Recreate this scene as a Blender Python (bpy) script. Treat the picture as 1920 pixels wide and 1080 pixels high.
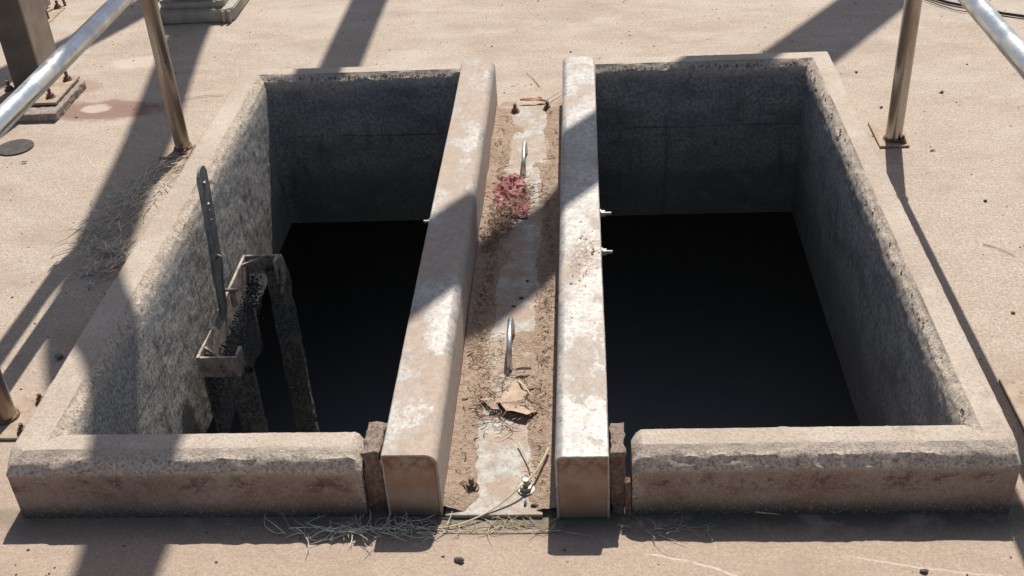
import bpy, bmesh, math, random
from mathutils import Vector, Matrix, noise, Euler
R = math.radians
random.seed(7)
for o in list(bpy.data.objects): bpy.data.objects.remove(o)
scn = bpy.context.scene
C = scn.collection

# ------------------------------------------------------------------ camera
cd = bpy.data.cameras.new('camera'); cam = bpy.data.objects.new('camera', cd); C.objects.link(cam)
cam.location = (0, 0, 1.55)
cam.rotation_euler = (R(56.565), R(3.016), R(2.593))
cd.sensor_width = 36; cd.lens = 40.16; cd.clip_start = .02; cd.clip_end = 500
scn.camera = cam
# ------------------------------------------------------------------ sky, sun, exposure
SUN = Vector((.115, .59, 1.0)).normalized()
w = bpy.data.worlds.new('World'); scn.world = w; w.use_nodes = True
nt = w.node_tree; bg = nt.nodes['Background']
sky = nt.nodes.new('ShaderNodeTexSky'); sky.sky_type = 'NISHITA'; sky.sun_disc = False
sky.sun_elevation = math.asin(SUN.z); sky.sun_rotation = math.atan2(SUN.x, SUN.y)
sky.dust_density = 2.0
nt.links.new(sky.outputs[0], bg.inputs[0]); bg.inputs[1].default_value = .075
sl = bpy.data.lights.new('sun', 'SUN'); sl.energy = 5.0; sl.angle = R(.53); sl.color = (1, .945, .86)
so = bpy.data.objects.new('sun', sl); C.objects.link(so)
so.rotation_euler = SUN.to_track_quat('Z', 'Y').to_euler()
scn.view_settings.view_transform = 'Standard'; scn.view_settings.look = 'None'
scn.view_settings.exposure = 0.17; scn.view_settings.gamma = 1

# ------------------------------------------------------------------ helpers
def tag(o, label=None, cat=None, group=None, kind=None):
    if label: o['label'] = label
    if cat: o['category'] = cat
    if group: o['group'] = group
    if kind: o['kind'] = kind
    return o
def empty(name, loc, label, cat, group=None):
    o = bpy.data.objects.new(name, None); C.objects.link(o); o.location = loc
    o.empty_display_size = .05
    return tag(o, label, cat, group)
def obj(name, bm, mat, parent=None, smooth=False):
    """link a bmesh (world coordinates) as one object; under a parent it is stored relative to it"""
    me = bpy.data.meshes.new(name)
    bmesh.ops.recalc_face_normals(bm, faces=bm.faces)
    if parent is not None:
        bmesh.ops.translate(bm, verts=bm.verts, vec=-origin(parent))
    if smooth:
        for f in bm.faces: f.smooth = True
    bm.to_mesh(me); bm.free()
    me.materials.append(mat)
    o = bpy.data.objects.new(name, me); C.objects.link(o)
    if parent is not None: o.parent = parent
    if smooth == 'auto':
        pass
    return o
def origin(o):
    v = Vector((0, 0, 0))
    while o is not None:
        v = v + o.location; o = o.parent
    return v
def box(bm, lo, hi, bev=0.0, rot=None, seg=1):
    lo = Vector(lo); hi = Vector(hi); c = (lo+hi)/2; s = hi-lo
    r = bmesh.ops.create_cube(bm, size=1)
    vs = r['verts']
    for v in vs: v.co = Vector((v.co.x*s.x, v.co.y*s.y, v.co.z*s.z))
    if bev > 0:
        es = list({e for v in vs for e in v.link_edges})
        rr = bmesh.ops.bevel(bm, geom=es, offset=bev, segments=seg, affect='EDGES', profile=.5)
        vs = list(set(rr['verts']) | {v for v in vs if v.is_valid})
    for v in vs:
        if rot is not None: v.co = rot @ v.co
        v.co += c
    return vs
def tube(bm, pts, rad, n=12, caps=True, flat=1.0):
    pts = [Vector(p) for p in pts]; rings = []
    prev = None
    for i, p in enumerate(pts):
        d = (pts[min(i+1, len(pts)-1)]-pts[max(i-1, 0)]).normalized()
        if prev is None:
            a = Vector((0, 0, 1)) if abs(d.z) < .9 else Vector((1, 0, 0))
            u = d.cross(a).normalized()
        else:
            u = (prev - d*prev.dot(d)).normalized()
        prev = u; v = d.cross(u)
        r = rad[i] if isinstance(rad, (list, tuple)) else rad
        rings.append([bm.verts.new(p + (u*math.cos(2*math.pi*k/n) + v*flat*math.sin(2*math.pi*k/n))*r) for k in range(n)])
    for a, b in zip(rings, rings[1:]):
        for k in range(n):
            bm.faces.new((a[k], a[(k+1) % n], b[(k+1) % n], b[k]))
    if caps and n > 2:
        bm.faces.new(rings[0]); bm.faces.new(rings[-1])
def prism(bm, poly, axis, a, b):
    """poly: 2D points; axis 'x','y','z' extrusion from a to b"""
    def mk(p, t):
        return {'x': (t, p[0], p[1]), 'y': (p[0], t, p[1]), 'z': (p[0], p[1], t)}[axis]
    A = [bm.verts.new(mk(p, a)) for p in poly]; B = [bm.verts.new(mk(p, b)) for p in poly]
    bm.faces.new(A); bm.faces.new(B[::-1])
    n = len(poly)
    for i in range(n): bm.faces.new((A[i], B[i], B[(i+1) % n], A[(i+1) % n]))
def smooth_by_angle(o, deg=40):
    me = o.data
    for p in me.polygons: p.use_smooth = True
    bm = bmesh.new(); bm.from_mesh(me)
    for e in bm.edges:
        if len(e.link_faces) == 2 and e.calc_face_angle(0) > R(deg): e.smooth = False
    bm.to_mesh(me); bm.free()
    return o
def nz(p, s, seed=0.0):
    return noise.noise(Vector((p[0]*s+seed*13.7, p[1]*s+seed*7.3, p[2]*s+seed*3.1)))
def fr(p, s, seed=0.0, o=4):
    return noise.fractal(Vector((p[0]*s+seed*13.7, p[1]*s+seed*7.3, p[2]*s+seed*3.1)), 1.0, 2.0, o)

# ------------------------------------------------------------------ materials
class Mat:
    def __init__(self, name, rough=.9, metal=0.0):
        self.m = bpy.data.materials.new(name); self.m.use_nodes = True
        self.t = self.m.node_tree; self.b = self.t.nodes['Principled BSDF']
        self.b.inputs['Roughness'].default_value = rough
        self.b.inputs['Metallic'].default_value = metal
        g = self.t.nodes.new('ShaderNodeNewGeometry'); self.pos = g.outputs['Position']
    def L(self, a, b): self.t.links.new(a, b)
    def mapped(self, scale=(1, 1, 1), loc=(0, 0, 0), rot=(0, 0, 0)):
        n = self.t.nodes.new('ShaderNodeMapping'); self.L(self.pos, n.inputs[0])
        n.inputs['Scale'].default_value = scale; n.inputs['Location'].default_value = loc; n.inputs['Rotation'].default_value = rot
        return n.outputs[0]
    def noise(self, scale, detail=4, rough=.55, vec=None, dist=0.0):
        n = self.t.nodes.new('ShaderNodeTexNoise'); self.L(vec or self.pos, n.inputs['Vector'])
        n.inputs['Scale'].default_value = scale; n.inputs['Detail'].default_value = detail
        n.inputs['Roughness'].default_value = rough; n.inputs['Distortion'].default_value = dist
        return n.outputs['Fac']
    def voro(self, scale, feature='F1', vec=None, rnd=1.0):
        n = self.t.nodes.new('ShaderNodeTexVoronoi'); n.feature = feature; self.L(vec or self.pos, n.inputs['Vector'])
        n.inputs['Scale'].default_value = scale; n.inputs['Randomness'].default_value = rnd
        return n.outputs['Distance']
    def ramp(self, fac, lo, hi, a=0.0, b=1.0, smooth=True):
        n = self.t.nodes.new('ShaderNodeMapRange'); n.interpolation_type = 'SMOOTHSTEP' if smooth else 'LINEAR'
        self.L(fac, n.inputs[0])
        for i, v in enumerate((lo, hi, a, b)): n.inputs[i+1].default_value = v
        return n.outputs[0]
    def val(self, x):
        n = self.t.nodes.new('ShaderNodeValue'); n.outputs[0].default_value = x; return n.outputs[0]
    def math(self, op, a, b=None):
        n = self.t.nodes.new('ShaderNodeMath'); n.operation = op
        for i, x in enumerate((a, b)):
            if x is None: continue
            if isinstance(x, (int, float)): n.inputs[i].default_value = x
            else: self.L(x, n.inputs[i])
        return n.outputs[0]
    def col(self, c):
        n = self.t.nodes.new('ShaderNodeRGB'); n.outputs[0].default_value = (*c, 1); return n.outputs[0]
    def mix(self, fac, a, b, mode='MIX'):
        n = self.t.nodes.new('ShaderNodeMix'); n.data_type = 'RGBA'; n.blend_type = mode
        if isinstance(fac, (int, float)): n.inputs['Factor'].default_value = fac
        else: self.L(fac, n.inputs['Factor'])
        for k, x in (('A', a), ('B', b)):
            s = [i for i in n.inputs if i.name == k and i.type == 'RGBA'][0]
            if isinstance(x, (tuple, list)): s.default_value = (*x, 1)
            else: self.L(x, s)
        return [o for o in n.outputs if o.type == 'RGBA'][0]
    def xyz(self):
        n = self.t.nodes.new('ShaderNodeSeparateXYZ'); self.L(self.pos, n.inputs[0]); return n.outputs
    def attr(self, name):
        n = self.t.nodes.new('ShaderNodeAttribute'); n.attribute_name = name; return n.outputs['Fac']
    def blob(self, x, y, rx, ry, edge=.5, z=None):
        """mask = 1 inside an ellipse on the ground, noisy edge"""
        X = self.xyz()
        a = self.math('DIVIDE', self.math('SUBTRACT', X[0], x), rx)
        b = self.math('DIVIDE', self.math('SUBTRACT', X[1], y), ry)
        d = self.math('ADD', self.math('MULTIPLY', a, a), self.math('MULTIPLY', b, b))
        d = self.math('ADD', d, self.math('MULTIPLY', self.math('SUBTRACT', self.noise(14, 5), .5), 2.4))
        return self.ramp(d, 1.0-edge, 1.0+edge, 1, 0)
    def bump(self, h, strength=.5, dist=.01, prev=None):
        n = self.t.nodes.new('ShaderNodeBump'); self.L(h, n.inputs['Height'])
        n.inputs['Strength'].default_value = strength; n.inputs['Distance'].default_value = dist
        if prev is not None: self.L(prev, n.inputs['Normal'])
        return n.outputs[0]
    def done(self, color, normal=None, rough=None, metal=None):
        if isinstance(color, (tuple, list)): self.b.inputs['Base Color'].default_value = (*color, 1)
        else: self.L(color, self.b.inputs['Base Color'])
        if normal is not None: self.L(normal, self.b.inputs['Normal'])
        if rough is not None:
            if isinstance(rough, (int, float)): self.b.inputs['Roughness'].default_value = rough
            else: self.L(rough, self.b.inputs['Roughness'])
        if metal is not None:
            if isinstance(metal, (int, float)): self.b.inputs['Metallic'].default_value = metal
            else: self.L(metal, self.b.inputs['Metallic'])
        return self.m

def mat_ground():
    m = Mat('dusty_concrete', .92)
    big = m.noise(1.3, 5, .6); mid = m.noise(7, 6, .62, m.mapped((1, 1.8, 1))); fine = m.noise(170, 3, .7); grit = m.noise(420, 2, .6)
    c = m.mix(m.ramp(big, .32, .68), (.408, .325, .252), (.462, .386, .31))
    c = m.mix(m.ramp(mid, .42, .75), c, (.52, .44, .36))
    c = m.mix(m.ramp(mid, .26, .45, .35, 0), c, (.345, .26, .20))
    c = m.mix(m.ramp(m.noise(34, 6, .75), .30, .70, .28, 0), c, (.28, .20, .15))
    c = m.mix(m.ramp(fine, .36, .58, .62, 0), c, (.20, .15, .115))
    c = m.mix(m.ramp(m.noise(110, 4, .8, m.mapped((1, 1, 1), (7, 1, 0))), .36, .47, .55, 0), c, (.19, .14, .11))
    c = m.mix(m.ramp(grit, .50, .68, 0, .45), c, (.62, .55, .48))
    c = m.mix(m.ramp(m.noise(120, 3, .75, m.mapped((1, 1, 1), (5, 2, 0))), .53, .63, 0, .5), c, (.60, .53, .45))
    # pinker dust near the front, paler swept area behind
    y = m.xyz()[1]
    c = m.mix(m.ramp(y, 1.4, 2.4, .45, 0), c, (.36, .258, .195))
    c = m.mix(m.math('MULTIPLY', m.ramp(m.noise(2.6, 4), .45, .7, 0, .5), m.ramp(y, 3.3, 3.9)), c, (.49, .43, .375))
    c = m.mix(m.ramp(m.noise(3.1, 6, .7, m.mapped((.8, 1.7, 1), (4, 4, 0))), .46, .68, 0, .55), c, (.30, .225, .175))
    c = m.mix(m.ramp(m.noise(18, 6, .75, m.mapped((1, 1.5, 1), (9, 4, 0))), .56, .70, 0, .38), c, (.27, .195, .15))
    pk = m.math('MULTIPLY', m.ramp(m.noise(52, 5, .75, m.mapped((1, 1.4, 1), (3, 3, 0))), .60, .66), m.ramp(m.noise(4.5, 3, .6), .42, .60))
    c = m.mix(m.math('MULTIPLY', pk, .5), c, (.20, .14, .105))
    # trowel marks
    tr = m.noise(9, 5, .7, m.mapped((.5, 4.0, 1), rot=(0, 0, .12)))
    c = m.mix(m.math('MULTIPLY', m.ramp(tr, .60, .74, 0, .18), m.ramp(y, 3.2, 3.8)), c, (.24, .18, .14))
    # wet rusty stain with a pale mineral crust by the left rail
    c = m.mix(m.math('MULTIPLY', m.blob(-1.62, 3.48, .20, .080, .45), .8), c, (.20, .105, .085))
    c = m.mix(m.math('MULTIPLY', m.blob(-1.655, 3.50, .050, .035, .4), .85), c, (.48, .39, .33))
    c = m.mix(m.math('MULTIPLY', m.blob(-1.63, 3.90, .10, .06, .6), .5), c, (.56, .50, .42))
    c = m.mix(m.math('MULTIPLY', m.blob(-1.80, 3.68, .09, .07, .6), .5), c, (.26, .13, .11))
    # dark small specks
    sp = m.voro(26, 'F1'); spn = m.noise(3.3, 2)
    c = m.mix(m.math('MULTIPLY', m.ramp(sp, .05, .09, 1, 0), m.ramp(spn, .52, .6, 0, .6)), c, (.11, .06, .045))
    for (cx, cy, rad, xa, xb, st) in ((.02, .985, .485, .085, .34, .7), (.95, 3.40, 2.005, .44, .80, .5)):
        d = m.math('SUBTRACT', m.math('SQRT', m.math('ADD', m.math('POWER', m.math('SUBTRACT', m.xyz()[0], cx), 2), m.math('POWER', m.math('SUBTRACT', m.xyz()[1], cy), 2))), rad)
        d = m.math('ABSOLUTE', m.math('ADD', d, m.math('MULTIPLY', m.math('SUBTRACT', m.noise(25, 4), .5), .012)))
        q = m.math('MULTIPLY', m.ramp(d, .0008, .0032, 1, 0), m.math('MULTIPLY', m.ramp(m.xyz()[0], xa, xa+.03), m.ramp(m.xyz()[0], xb-.03, xb, 1, 0)))
        q = m.math('MULTIPLY', q, m.math('MULTIPLY', m.ramp(m.xyz()[1], 1.56, 1.53), m.ramp(m.noise(60, 3), .3, .5, .3, st)))
        c = m.mix(q, c, (.62, .53, .47))
    # damp green line under the front of the right curb
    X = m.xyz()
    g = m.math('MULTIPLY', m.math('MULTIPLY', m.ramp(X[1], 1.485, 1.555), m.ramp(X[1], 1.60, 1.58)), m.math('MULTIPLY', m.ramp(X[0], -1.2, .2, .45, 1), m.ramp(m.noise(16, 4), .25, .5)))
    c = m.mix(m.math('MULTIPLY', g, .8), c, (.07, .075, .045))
    n = m.bump(m.noise(60, 6, .75), .5, .006)
    n = m.bump(fine, .35, .0025, n)
    n = m.bump(m.noise(5, 3), .25, .03, n)
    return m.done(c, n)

def mat_curb():
    m = Mat('curb_concrete', .93)
    X = m.xyz(); rough = m.attr('rough'); pit = m.attr('pit')
    big = m.noise(4, 5, .6); fine = m.noise(150, 3, .7); grain = m.noise(95, 4, .75)
    top = m.mix(m.ramp(big, .35, .65), (.425, .345, .278), (.51, .435, .362))
    top = m.mix(m.ramp(m.noise(22, 5, .7), .5, .72, 0, .5), top, (.58, .51, .43))
    top = m.mix(m.ramp(m.noise(13, 5, .7, m.mapped((1, 1, 1), (3, 1, 5))), .58, .72, 0, .45), top, (.26, .20, .155))
    # aggregate laid bare on broken edges
    agg = m.mix(m.ramp(m.noise(170, 3, .75), .36, .56), (.29, .225, .18), (.64, .54, .44))
    agg = m.mix(m.ramp(m.noise(60, 4, .8), .36, .44, .7, 0), agg, (.14, .105, .08))
    # brown splashed outside faces
    side = m.mix(m.ramp(m.noise(9, 5, .65), .35, .65), (.29, .185, .14), (.38, .28, .225))
    blotch = m.noise(17, 6, .75, m.mapped((1, 1, 1.4), (2, 0, 4)))
    zone = m.math('MULTIPLY', m.ramp(X[2], .035, .09), m.ramp(blotch, .50, .60))
    side = m.mix(m.math('MULTIPLY', zone, .8), side, (.13, .050, .038))
    side = m.mix(m.ramp(m.noise(60, 4, .7), .62, .72, 0, .6), side, (.10, .06, .05))
    side = m.mix(m.math('MULTIPLY', m.ramp(X[2], .05, .0), m.ramp(m.noise(18, 4), .2, .45)), side, (.075, .075, .048))
    # walls inside the pit
    inn = m.mix(m.ramp(grain, .34, .64), (.16, .155, .15), (.48, .46, .435))
    inn = m.mix(m.ramp(m.noise(6, 5, .65, m.mapped((1, 1, 2.2))), .38, .70, .1, .75), inn, (.12, .12, .12))
    lit = m.ramp(X[0], -1.06, -.95, 1, 0)          # left wall: paler aggregate, grazing sunlight put into the colour
    inn2 = m.mix(m.ramp(X[2], .12, -.36, 0, .75), inn, (.06, .064, .066))  # darker towards the bottom
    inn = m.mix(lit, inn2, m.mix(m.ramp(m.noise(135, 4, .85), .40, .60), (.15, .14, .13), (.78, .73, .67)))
    drip = m.noise(22, 5, .7, m.mapped((1, 1, .16), (2, 5, 0)))
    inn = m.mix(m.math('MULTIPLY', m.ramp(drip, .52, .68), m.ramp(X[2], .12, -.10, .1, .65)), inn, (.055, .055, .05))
    inn = m.mix(m.math('MULTIPLY', m.ramp(m.noise(11, 6, .7, m.mapped((1, 1, 1.6), (8, 5, 2))), .55, .68), .45), inn, (.30, .27, .235))
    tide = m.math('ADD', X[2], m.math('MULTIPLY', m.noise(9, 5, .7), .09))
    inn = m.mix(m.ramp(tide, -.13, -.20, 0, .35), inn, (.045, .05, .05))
    seam = m.math('MULTIPLY', m.ramp(m.math('ABSOLUTE', m.math('ADD', X[2], m.math('ADD', .055, m.math('MULTIPLY', m.noise(5, 3), .015)))), .001, .005, 1, 0), m.math('MULTIPLY', m.ramp(m.noise(8, 3), .35, .6), .55))
    inn = m.mix(seam, inn, (.02, .02, .02))
    c = m.mix(m.ramp(X[2], .085, .135), side, top)
    c = m.mix(m.math('MULTIPLY', rough, m.ramp(m.noise(40, 4), .35, .5, .45, 1)), c, agg)
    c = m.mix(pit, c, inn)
    c = m.mix(m.ramp(fine, .36, .58, .26, 0), c, (.12, .095, .08))
    c = m.mix(m.math('MULTIPLY', m.ramp(m.noise(260, 2, .7), .54, .68, 0, .4), m.math('SUBTRACT', 1.0, pit)), c, (.60, .54, .47))
    n = m.bump(m.noise(190, 4, .75), .7, .0035)
    n = m.bump(m.noise(60, 5, .7), .4, .006, n)
    # weak bump on the trowelled top, strong where the aggregate shows
    n2 = m.bump(m.noise(140, 4, .7), .4, .003)
    mx = m.t.nodes.new('ShaderNodeMix'); mx.data_type = 'VECTOR'
    f = m.math('MAXIMUM', rough, pit)
    m.L(f, mx.inputs['Factor']); vi = [i for i in mx.inputs if i.type == 'VECTOR']
    m.L(n2, vi[0]); m.L(n, vi[1]); vo = [o for o in mx.outputs if o.type == 'VECTOR'][0]
    return m.done(c, vo)

def mat_mortar():
    m = Mat('brown_mortar', .95)
    c = m.mix(m.ramp(m.noise(30, 5, .7), .35, .65), (.20, .115, .08), (.36, .24, .18))
    c = m.mix(m.ramp(m.xyz()[2], .135, .15, 0, .6), c, (.42, .34, .28))  # top face lightened: sunlight put into the colour
    c = m.mix(m.ramp(m.noise(160, 3), .4, .55, .5, 0), c, (.08, .05, .04))
    return m.done(c, m.bump(m.noise(90, 5, .75, m.mapped((2.2, 1, .5))), .9, .01))

def mat_galv(name, dust=.5, dustcol=(.44, .30, .215), seed=0.0):
    m = Mat(name, .45)
    v = m.mapped((1, 1, 1), (seed, seed*2, 0))
    sp = m.noise(55, 5, .7, v); big = m.noise(5.5, 5, .65, m.mapped((1.6, 1, 1), (seed, seed, 0)))
    steel = m.mix(m.ramp(sp, .35, .65), (.30, .29, .275), (.47, .455, .43))
    steel = m.mix(m.ramp(m.noise(130, 3, .75, v), .52, .66, 0, .75), steel, (.20, .17, .145))
    steel = m.mix(m.ramp(m.noise(24, 4, .7, v), .5, .7, 0, .45), steel, (.25, .235, .22))
    dm = m.ramp(m.math('ADD', big, m.math('MULTIPLY', m.math('SUBTRACT', sp, .5), .5)), .59-dust*.4, .79-dust*.4)
    d = m.mix(m.ramp(m.noise(80, 4, .7, v), .4, .6), dustcol, tuple(x*1.18 for x in dustcol))
    c = m.mix(m.math('MULTIPLY', dm, .85), steel, d)
    X = m.xyz()
    if seed > 4:
        c = m.mix(m.math('MULTIPLY', m.math('MULTIPLY', m.blob(0.0, 2.25, .035, .085, .9), m.ramp(m.noise(120, 4, .8, v), .40, .58)), .85), c, (.19, .125, .09))
    c = m.mix(m.ramp(m.noise(38, 6, .8, m.mapped((1.5, .7, 1), (seed*3, 1, 0))), .52, .68, 0, .55), c, (.27, .20, .155))
    c = m.mix(m.ramp(m.noise(90, 5, .8, m.mapped((1, 1, 1), (seed*5, 2, 0))), .58, .68, 0, .6), c, (.17, .125, .10))
    spots = m.math('MULTIPLY', m.ramp(m.voro(16, vec=v), .03, .07, 1, 0), m.ramp(m.noise(4, 2, .5, v), .45, .55))
    c = m.mix(spots, c, (.10, .065, .05))
    met = m.ramp(dm, 0, 1, .35, 0.0)
    ro = m.ramp(dm, 0, 1, .55, .95)
    n = m.bump(m.noise(70, 4, .7, v), .25, .003)
    return m.done(c, n, ro, met)

def mat_endplate():
    m = Mat('rusty_end_plate', .75, .1)
    X = m.xyz()
    c = m.mix(m.ramp(m.noise(14, 5, .6), .35, .68), (.30, .175, .11), (.36, .265, .205))
    c = m.mix(m.math('MULTIPLY', m.ramp(X[2], .095, .14), m.ramp(m.noise(60, 4, .7), .42, .6, 0, .7)), c, (.15, .065, .045))
    c = m.mix(m.ramp(X[2], .05, .0, 0, .7), c, (.13, .10, .075))
    return m.done(c, m.bump(m.noise(80, 4), .3, .003))

def mat_pipe(name, base, rust, amt):
    m = Mat(name, .32, .85)
    a = m.noise(9, 4, .6, m.mapped((1.5, 1.5, .4)))
    c = m.mix(m.ramp(a, .4, .66, 0, amt), base, rust)
    c = m.mix(m.ramp(m.noise(60, 4, .7), .58, .72, 0, .5), c, (.20, .14, .10))
    return m.done(c, m.bump(m.noise(45, 4), .12, .002), m.ramp(a, .35, .7, .26, .48), m.ramp(a, .4, .75, .9, .6))

def mat_simple(name, c1, c2, scale=40, rough=.8, metal=0, bump=.4, dist=.004, c3=None):
    m = Mat(name, rough, metal)
    c = m.mix(m.ramp(m.noise(scale, 5, .65), .35, .65), c1, c2)
    if c3: c = m.mix(m.ramp(m.noise(scale*2.7, 4, .7), .55, .68), c, c3)
    return m.done(c, m.bump(m.noise(scale*2, 4, .7), bump, dist))

def mat_plate():
    m = Mat('bare_steel_plate', .5, .3)
    c = m.mix(m.ramp(m.noise(40, 5, .7), .35, .65), (.30, .285, .26), (.44, .425, .395))
    c = m.mix(m.ramp(m.noise(12, 5, .7), .44, .58, 0, .8), c, (.33, .245, .185))
    c = m.mix(m.ramp(m.noise(150, 3, .7), .5, .66, 0, .5), c, (.20, .15, .11))
    return m.done(c, m.bump(m.noise(90, 4), .4, .002), .75)

def mat_grime():
    m = Mat('slimy_black_steel', .8, .1)
    g = m.noise(120, 4, .75)
    c = m.mix(m.ramp(g, .42, .62), (.06, .062, .065), (.22, .22, .215))
    c = m.mix(m.ramp(m.noise(14, 4), .52, .66, 0, .7), c, (.26, .24, .21))
    return m.done(c, m.bump(g, .9, .008))

def mat_straw(name, a, b):
    m = Mat(name, .8)
    oi = m.noise(45, 2)
    c = m.mix(m.ramp(oi, .38, .62), a, b)
    return m.done(c)

M = dict(
    ground=mat_ground(), curb=mat_curb(), mortar=mat_mortar(),
    galvL=mat_galv('dusty_galvanised_steel', .60, (.37, .285, .225), 1.3), galvR=mat_galv('bright_galvanised_steel', .30, (.38, .31, .255), 4.1),
    end=mat_endplate(), plate=mat_plate(),
    post=mat_pipe('rusty_galvanised_pipe', (.38, .35, .31), (.27, .18, .115), .7),
    rail=mat_pipe('clean_galvanised_pipe', (.66, .68, .69), (.50, .45, .38), .35),
    grime=mat_grime(),
    dusty=mat_simple('dust_covered_steel', (.30, .225, .17), (.41, .325, .25), 30, .9, 0, .4, .003, (.22, .15, .11)),
    frame_edge=mat_simple('dirty_steel_collar', (.24, .20, .17), (.46, .39, .33), 30, .7, .1, .4, .003, (.06, .05, .045)),
    strap=mat_simple('grey_steel_strap', (.17, .175, .17), (.27, .27, .26), 40, .6, .3, .3, .002, (.06, .055, .05)),
    bolt=mat_simple('rusty_bolt', (.13, .075, .05), (.26, .18, .13), 120, .75, .3, .6, .002),
    boltg=mat_simple('grey_bolt', (.30, .28, .25), (.42, .39, .35), 120, .55, .5, .4, .002),
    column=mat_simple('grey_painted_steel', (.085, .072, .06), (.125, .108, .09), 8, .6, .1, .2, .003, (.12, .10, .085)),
    column_lit=mat_simple('sunlit_painted_steel', (.30, .235, .19), (.38, .31, .25), 14, .7, .1, .2, .003),  # column steel again, paler: its sunlit right side put into the colour
    cast=mat_simple('grey_green_cast_base', (.30, .275, .225), (.38, .35, .29), 30, .75, 0, .3, .003),
    conc=mat_simple('rough_grey_concrete', (.25, .20, .165), (.38, .32, .27), 60, .95, 0, .9, .006, (.18, .14, .11)),
    round_shade=mat_simple('shadow_tone', (.05, .042, .036), (.085, .072, .062), 50, .85, 0, .4, .003),  # dark tone of a round cast shadow, for the flat disc
    rag=mat_simple('pink_rag', (.30, .11, .115), (.50, .27, .25), 24, .95, 0, .5, .002, (.13, .03, .05)),
    rag2=mat_simple('pale_pink_strands', (.42, .20, .19), (.56, .36, .33), 22, .95, 0, .3, .001, (.30, .14, .12)),
    leaf=mat_simple('dry_leaf', (.36, .255, .185), (.47, .36, .27), 50, .8, 0, .4, .002, (.24, .14, .09)),
    leaf_o=mat_simple('orange_dry_leaf', (.42, .20, .10), (.52, .30, .18), 50, .7, 0, .3, .002),
    leaf_d=mat_simple('brown_seed', (.09, .055, .05), (.15, .10, .085), 60, .7, 0, .3, .002),
    dirt=mat_simple('sandy_dirt', (.36, .255, .185), (.47, .355, .27), 90, .97, 0, 1.0, .008, (.20, .13, .09)),
    straw=mat_straw('dry_straw', (.44, .36, .24), (.58, .50, .36)),
    straw_p=mat_straw('pale_grey_grass', (.46, .43, .34), (.68, .63, .52)),
    straw_g=mat_straw('grey_dry_grass', (.34, .30, .23), (.50, .46, .37)),
    straw_d=mat_straw('dark_dead_roots', (.17, .11, .08), (.42, .30, .21)),
    green=mat_straw('pale_green_stem', (.36, .33, .20), (.46, .41, .27)),
    stone=mat_simple('brown_stone', (.09, .055, .045), (.20, .13, .10), 70, .9, 0, .5, .003),
    stone_g=mat_simple('grey_stone', (.10, .10, .095), (.22, .21, .20), 70, .85, 0, .5, .003),
    cable=mat_simple('black_cable', (.012, .014, .018), (.03, .03, .035), 50, .45, 0, .1, .001),
    over=mat_simple('overhead_steel', (.25, .24, .22), (.35, .33, .30), 10, .5, .3, .2, .003),
)
mw = Mat('black_water', .12); M['water'] = mw.done((.40, .42, .42), mw.bump(mw.noise(6, 3), .15, .01))
mt = Mat('tank_wall', .9); M['tank'] = mt.done((.30, .30, .30))

# ------------------------------------------------------------------ measures (metres)
H = .148                                  # curb top
XLo, XLi, XRi, XRo = -1.107, -1.013, .682, .764
YFo, YFi, YBi, YBo = 1.563, 1.646, 3.358, 3.436
BL0, BL1 = -.387, -.283                   # left steel channel, right steel channel
BR0, BR1 = -.067, .032
BH = .156
SLAB = -.385

# ------------------------------------------------------------------ ground, tank, water
def ground():
    bm = bmesh.new()
    xs = [-60, -8, XLi-.05, XRi+.04, 8, 60]; ys = [-40, -3, YFi-.05, YBi+.04, 10, 80]
    g = [[bm.verts.new((x, y, 0)) for y in ys] for x in xs]
    for i in range(5):
        for j in range(5):
            if i == 2 and j == 2: continue
            bm.faces.new((g[i][j], g[i+1][j], g[i+1][j+1], g[i][j+1]))
    tag(obj('ground', bm, M['ground']), kind='structure')
    bm = bmesh.new()
    x0, x1, y0, y1, z0, z1 = -3.2, 2.9, .2, 7.2, -1.9, -.05
    def q(*p): bm.faces.new([bm.verts.new(v) for v in p])
    q((x0, y0, z0), (x0, y1, z0), (x0, y1, z1), (x0, y0, z1)); q((x1, y0, z0), (x1, y1, z0), (x1, y1, z1), (x1, y0, z1))
    q((x0, y0, z0), (x1, y0, z0), (x1, y0, z1), (x0, y0, z1)); q((x0, y1, z0), (x1, y1, z0), (x1, y1, z1), (x0, y1, z1))
    tag(obj('tank_walls', bm, M['tank']), kind='structure')
    bm = bmesh.new(); bmesh.ops.create_grid(bm, x_segments=1, y_segments=1, size=1)
    for v in bm.verts: v.co = Vector((-.15+v.co.x*3.0, 3.7+v.co.y*3.4, -1.25))
    tag(obj('water', bm, M['water']), kind='structure')
ground()

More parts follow.
